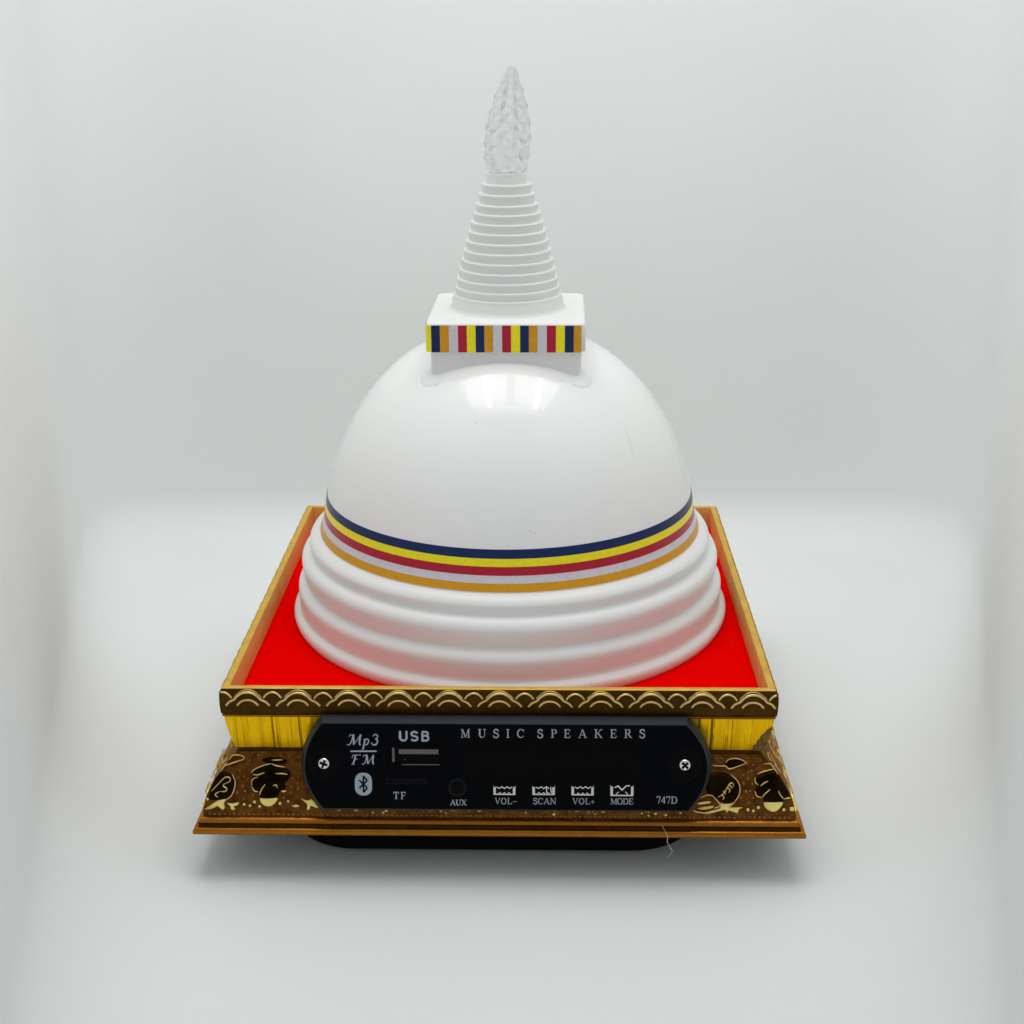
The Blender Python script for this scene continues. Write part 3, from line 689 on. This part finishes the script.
# wireless symbol: pale lozenge with a dark rune
mb=MB()
o=[(x-36.38,y+17.05) for x,y in rsq(2.32,2.1,8,3.2)]
mb.add([P(u,v,.05) for u,v in o],[tuple(range(len(o)))],0,None,False)
c=(-36.38,17.05)
rune=[(-1.15,-1.15),(1.05,1.05),(0,2.3),(0,-2.3),(1.05,-1.05),(-1.15,1.15)]
strip(mb,[(c[0]+x,c[1]+y) for x,y in rune[:2]],.46,.1,1)
strip(mb,[(c[0]+x,c[1]+y) for x,y in rune[1:3]],.46,.1,1)
strip(mb,[(c[0]+x,c[1]+y) for x,y in rune[2:4]],.46,.1,1)
strip(mb,[(c[0]+x,c[1]+y) for x,y in rune[3:5]],.46,.1,1)
strip(mb,[(c[0]+x,c[1]+y) for x,y in rune[4:6]],.46,.1,1)
mb.build('wireless_symbol',[M_print,M_well],panel)
# display window
mb=MB(); box(mb,-9.0,5.4,38.9,13.9,-.02,.03,0,.0); mb.build('display_window',M_window,panel)
# USB socket
mb=MB()
box(mb,-27.6,6.2,-14.9,12.0,-.02,.05,0,.03)
box(mb,-28.5,6.75,-27.75,10.75,0,.35,1,.1)           # left lip
box(mb,-26.7,7.15,-15.9,8.55,.02,.45,1,.14)            # upper tongue
box(mb,-25.9,11.3,-15.6,11.6,.02,.28,1,.06)
box(mb,-25.2,9.9,-24.9,10.2,.02,.2,1,.04)
box(mb,-26.9,8.7,-15.7,11.15,.02,.07,2,.02)
mb.build('usb_socket',[M_panel,M_steel,M_well],panel)
# card slot
mb=MB(); box(mb,-30.3,15.6,-19.2,17.0,-.02,.03,0,.02); box(mb,-29.9,15.9,-19.6,16.7,.03,.09,1,.02); mb.build('card_slot',[M_slot,M_well],panel)
# audio jack
mb=MB(); disc(mb,-10.9,17.85,[(2.55,0),(2.45,.16),(2.1,.2),(1.9,.06)],0); disc(mb,-10.9,17.85,[(1.85,.07),(1.8,.09)],1); mb.build('audio_jack',[M_slot,M_well],panel)
# buttons
def button(u0,v0,u1,v1,sym):
    mb=MB(); w=u1-u0; h=v1-v0
    box(mb,u0-.45,v0-.75,u1+.45,v1+.25,-.02,.06,1,.03)                 # recess
    box(mb,u0,v0-.1,u1,v1,.02,.9,1,.30)                          # dark cap: symbols and shade put into its colour
    box(mb,u0,v1-.62,u1,v1,.03,1.02,0,.16)                       # lower lip: bright reflection put into its colour
    for a_,b_ in ((u0,u0+.85),(u1-.85,u1)):                      # cheeks: same reflection put into their colour
        q=[P(a_,v0+.35,.03),P(b_,v0+.35,.03),P(b_,v1-.1,.03),P(a_,v1-.1,.03),P(a_+.1,v0+.6,.97),P(b_-.12,v0+.6,.97),P(b_-.12,v1-.2,1.0),P(a_+.1,v1-.2,1.0)]
        mb.add(q,[(4,5,6,7),(0,1,5,4),(1,2,6,5),(2,3,7,6),(3,0,4,7)],0,None,False)
    def tri(cx,dirn,wd=1.15):
        y0,y1=v0+.55,v1-.62; ym=(y0+y1)/2
        return [(cx-dirn*wd,y0),(cx+dirn*wd*.2,ym-.2),(cx-dirn*wd,y1)]
    o=.02
    def line(pts,wd=.22): strip(mb,pts,wd,1.06,2)
    yt=v0+.35; yb=v1-.85
    if sym=='M':
        line([(u0+1.2,yt+.45),(u0+w*.33,yt),(u0+w*.5,yt+1.15),(u0+w*.67,yt),(u1-1.1,yt-.1)],.3); line([(u0+w*.25,yb+.2),(u0+w*.36,yb-.5)],.2); line([(u1-w*.25,yb+.2),(u1-w*.36,yb-.5)],.2)
    else:
        k={'<':-1,'>':1,'|':1}[sym]
        zz=[(u0+.95,yt+.15),(u0+w*.27,yt+.55),(u0+w*.40,yt+.05),(u0+w*.5,yt+.6),(u0+w*.62,yt+.05),(u0+w*.74,yt+.55),(u1-.95,yt+.1)]
        line(zz[:6] if sym=='|' else zz,.24)
        for f in (.3,.5,.7): line([(u0+w*(f-.06),yb+.3),(u0+w*f,yb-.05),(u0+w*(f+.06),yb+.3)],.16)
        if sym=='|': line([(u0+w*.63,yt+.3),(u0+w*.63,yb+.2)],.24); line([(u0+w*.80,yt+.1),(u0+w*.84,yb+.1)],.24)
    return mb
for (a,b,c_,d_,s_) in ((-1.15,16.75,4.95,19.65,'<'),(9.4,16.7,15.6,19.6,'|'),(19.95,16.6,26.1,19.65,'>'),(30.45,16.4,36.8,19.75,'M')):
    button(a,b,c_,d_,s_).build('button',[M_glint,M_well,M_chrome],panel,origin=P((a+c_)/2,(b+d_)/2))
# screws in dished wells
for u,v,rt in ((-47.0,11.2,.35),(50.5,11.0,.8)):
    mb=MB()
    disc(mb,u,v,[(4.6,.0),(4.45,.09),(4.1,.11),(3.8,.05)],1)
    disc(mb,u,v,[(1.6,.06),(1.58,.45),(1.4,.75),(.95,.92),(.5,.96)],0,24)
    for q in range(2):
        a=rt+q*PI/2; d=Vector((math.cos(a),math.sin(a)))
        strip(mb,[(u-d.x*1.15,v-d.y*1.15),(u+d.x*1.15,v+d.y*1.15)],.66,1.0,2)
    mb.build('screw',[M_chrome,M_well,M_well],panel,origin=P(u,v))

# ------------------------------------------------------------------ stray fibre
mb=MB()
pts=smooth_prof([(44.6,-83.6,-36.4),(45.6,-84.2,-38.0),(46.3,-84.6,-39.4),(46.2,-84.6,-41.0),(46.8,-84.7,-42.4),(47.6,-85.0,-43.6),(47.0,-85.2,-44.8),(46.1,-85.3,-45.8)],4)
tube(mb,pts,.09,0,6,True)
fib=mb.build('fibre',M_fibre,None,origin=(46,-84,-40)); fib['label']='thin pale stray fibre hanging off the bottom gold lip'; fib['category']='fibre'

# ------------------------------------------------------------------ setting: white paper floor and boards behind and beside
FZ=-Z0
def corner(p0,p1,p2,r,n=10):
    a=Vector(p0)-Vector(p1); b=Vector(p2)-Vector(p1); a.normalize(); b.normalize()
    th=a.angle(b); d=r/math.tan(th/2); q0=Vector(p1)+a*d; q1=Vector(p1)+b*d
    out=[]
    for i in range(n+1):
        t=i/n; out.append(tuple((1-t)**2*q0+2*t*(1-t)*Vector(p1)+t*t*q1))
    return out
PL0,PL1,PR1,PR0=(-88,-215),(-197,196),(206,196),(98,-215)
cl=corner(PL0,PL1,PR1,60,14); cr=corner(PL1,PR1,PR0,60,14)
lft=[PL0]+[tuple(Vector(PL0).lerp(Vector(cl[0]),k/12)) for k in range(1,12)]
bck=cl+[tuple(Vector(cl[-1]).lerp(Vector(cr[0]),k/10)) for k in range(1,10)]+cr
rgt=[tuple(Vector(cr[-1]).lerp(Vector(PR0),k/12)) for k in range(1,13)]
path=lft+bck+rgt
nr=[];rad=[]
for i,p in enumerate(path):
    a=Vector(path[max(i-1,0)]); b=Vector(path[min(i+1,len(path)-1)]); t=(b-a).normalized(); n_v=Vector((t.y,-t.x)); nr.append(n_v)
    side=abs(n_v.x); fr=(130-p[1])/230
    rad.append(20+side**2*(6+16*min(1,max(0,fr))))
ang=[PI/2*k/12 for k in range(13)]
def board(i0,i1,m,label):
    mb=MB(); V=[];F=[]; n=i1-i0+1
    for row in range(-1,16):
        for q in range(i0,i1+1):
            p,nv,R=path[q],nr[q],rad[q]
            if row<0: d,z=R+5,0
            elif row<13: d,z=R*(1-math.sin(ang[row])),R*(1-math.cos(ang[row]))
            else: d,z=0,(70,170,420)[row-13]
            V.append((p[0]+nv.x*d,p[1]+nv.y*d,FZ+z))
    for i in range(16):
        for j in range(n-1): F.append((i*n+j,i*n+j+1,(i+1)*n+j+1,(i+1)*n+j))
    mb.add(V,F,0)
    o=mb.build('wall' if i0==a0 else 'side_board',m,None); o['kind']='structure'; o['label']=label
    return o
a0,a1=len(lft),len(lft)+len(bck)-1
board(a0,a1,M_paper,'seamless white board behind the lamp')
board(0,a0,M_paper,'white side board at the left edge of the picture')
board(a1,len(path)-1,M_paper,'white side board at the right edge of the picture')
inner=[(p[0]+q.x*(R+5),p[1]+q.y*(R+5),FZ) for p,q,R in zip(path,nr,rad)]
mb=MB()
mb.add(inner,[tuple(range(len(inner)))],0,None,False)
mb.add([(-600,-214.9,FZ-.4),(600,-214.9,FZ-.4),(600,-900,FZ-.4),(-600,-900,FZ-.4)],[(0,1,2,3)],0,None,False)
fl=mb.build('floor',M_floor,None); fl['kind']='structure'; fl['label']='smooth white paper surface under the lamp'

# ------------------------------------------------------------------ light
def area(name,loc,sx,sy,power,color=(1,1,1),aim=None,spread=180):
    l=bpy.data.lights.new(name,'AREA'); l.shape='RECTANGLE'; l.size=sx*S; l.size_y=sy*S; l.energy=power; l.color=color; l.spread=math.radians(spread)
    o=bpy.data.objects.new(name,l); COL.objects.link(o); o.location=W(loc)
    d=(W(aim)-W(loc)) if aim else Vector((0,0,-1))
    o.rotation_euler=d.to_track_quat('-Z','Y').to_euler()
    return o
area('ceiling_softbox',(20,-10,600),480,420,.90,(1,1,.995))
area('side_fill',(-190,0,420),250,420,.43,(1,1,1),(20,-5,30),150); area('side_fill',(215,0,420),250,420,.385,(1,1,1),(0,-5,30),150)  # added fill lamps that brighten the sides of the dome
area('led_strip',(-104,-20,590),22,300,.11); area('led_strip',(156,-20,590),22,300,.11); area('led_strip',(26,-176,590),250,9,.022)
w=bpy.data.worlds.new('World'); scene.world=w; w.use_nodes=True
w.node_tree.nodes['Background'].inputs['Color'].default_value=(.93,.96,1,1); w.node_tree.nodes['Background'].inputs['Strength'].default_value=.47

# ------------------------------------------------------------------ camera
f_,pit,roll,yaw=1440.04,math.radians(19.5896),math.radians(-.3812),math.radians(1.4696)
c,s=math.cos(yaw),math.sin(yaw)
R0=Vector((c,s,0)); fh=Vector((-s,c,0)); Fw=fh*math.cos(pit)-Vector((0,0,1))*math.sin(pit); Dn=-(Vector((0,0,1))*math.cos(pit)+fh*math.sin(pit))
rc,rs_=math.cos(roll),math.sin(roll)
right=R0*rc-Dn*rs_; down=R0*rs_+Dn*rc
cam=bpy.data.cameras.new('camera'); co=bpy.data.objects.new('camera',cam); COL.objects.link(co)
Mx=Matrix((( right.x,-down.x,-Fw.x),(right.y,-down.y,-Fw.y),(right.z,-down.z,-Fw.z))).to_4x4()
Mx.translation=W((13.2076,-425.3416,175.5988)); co.matrix_world=Mx
cam.sensor_fit='HORIZONTAL'; cam.sensor_width=36; cam.lens=f_/1024*36; cam.clip_start=.01; cam.clip_end=20
scene.camera=co

scene.view_settings.view_transform='Standard'; scene.view_settings.look='None'; scene.view_settings.exposure=0; scene.view_settings.gamma=1
scene.view_settings.use_curve_mapping=False
scene.render.engine='CYCLES'; scene.cycles.use_denoising=True
scene.cycles.max_bounces=14; scene.cycles.diffuse_bounces=7; scene.cycles.glossy_bounces=5; scene.cycles.transmission_bounces=12
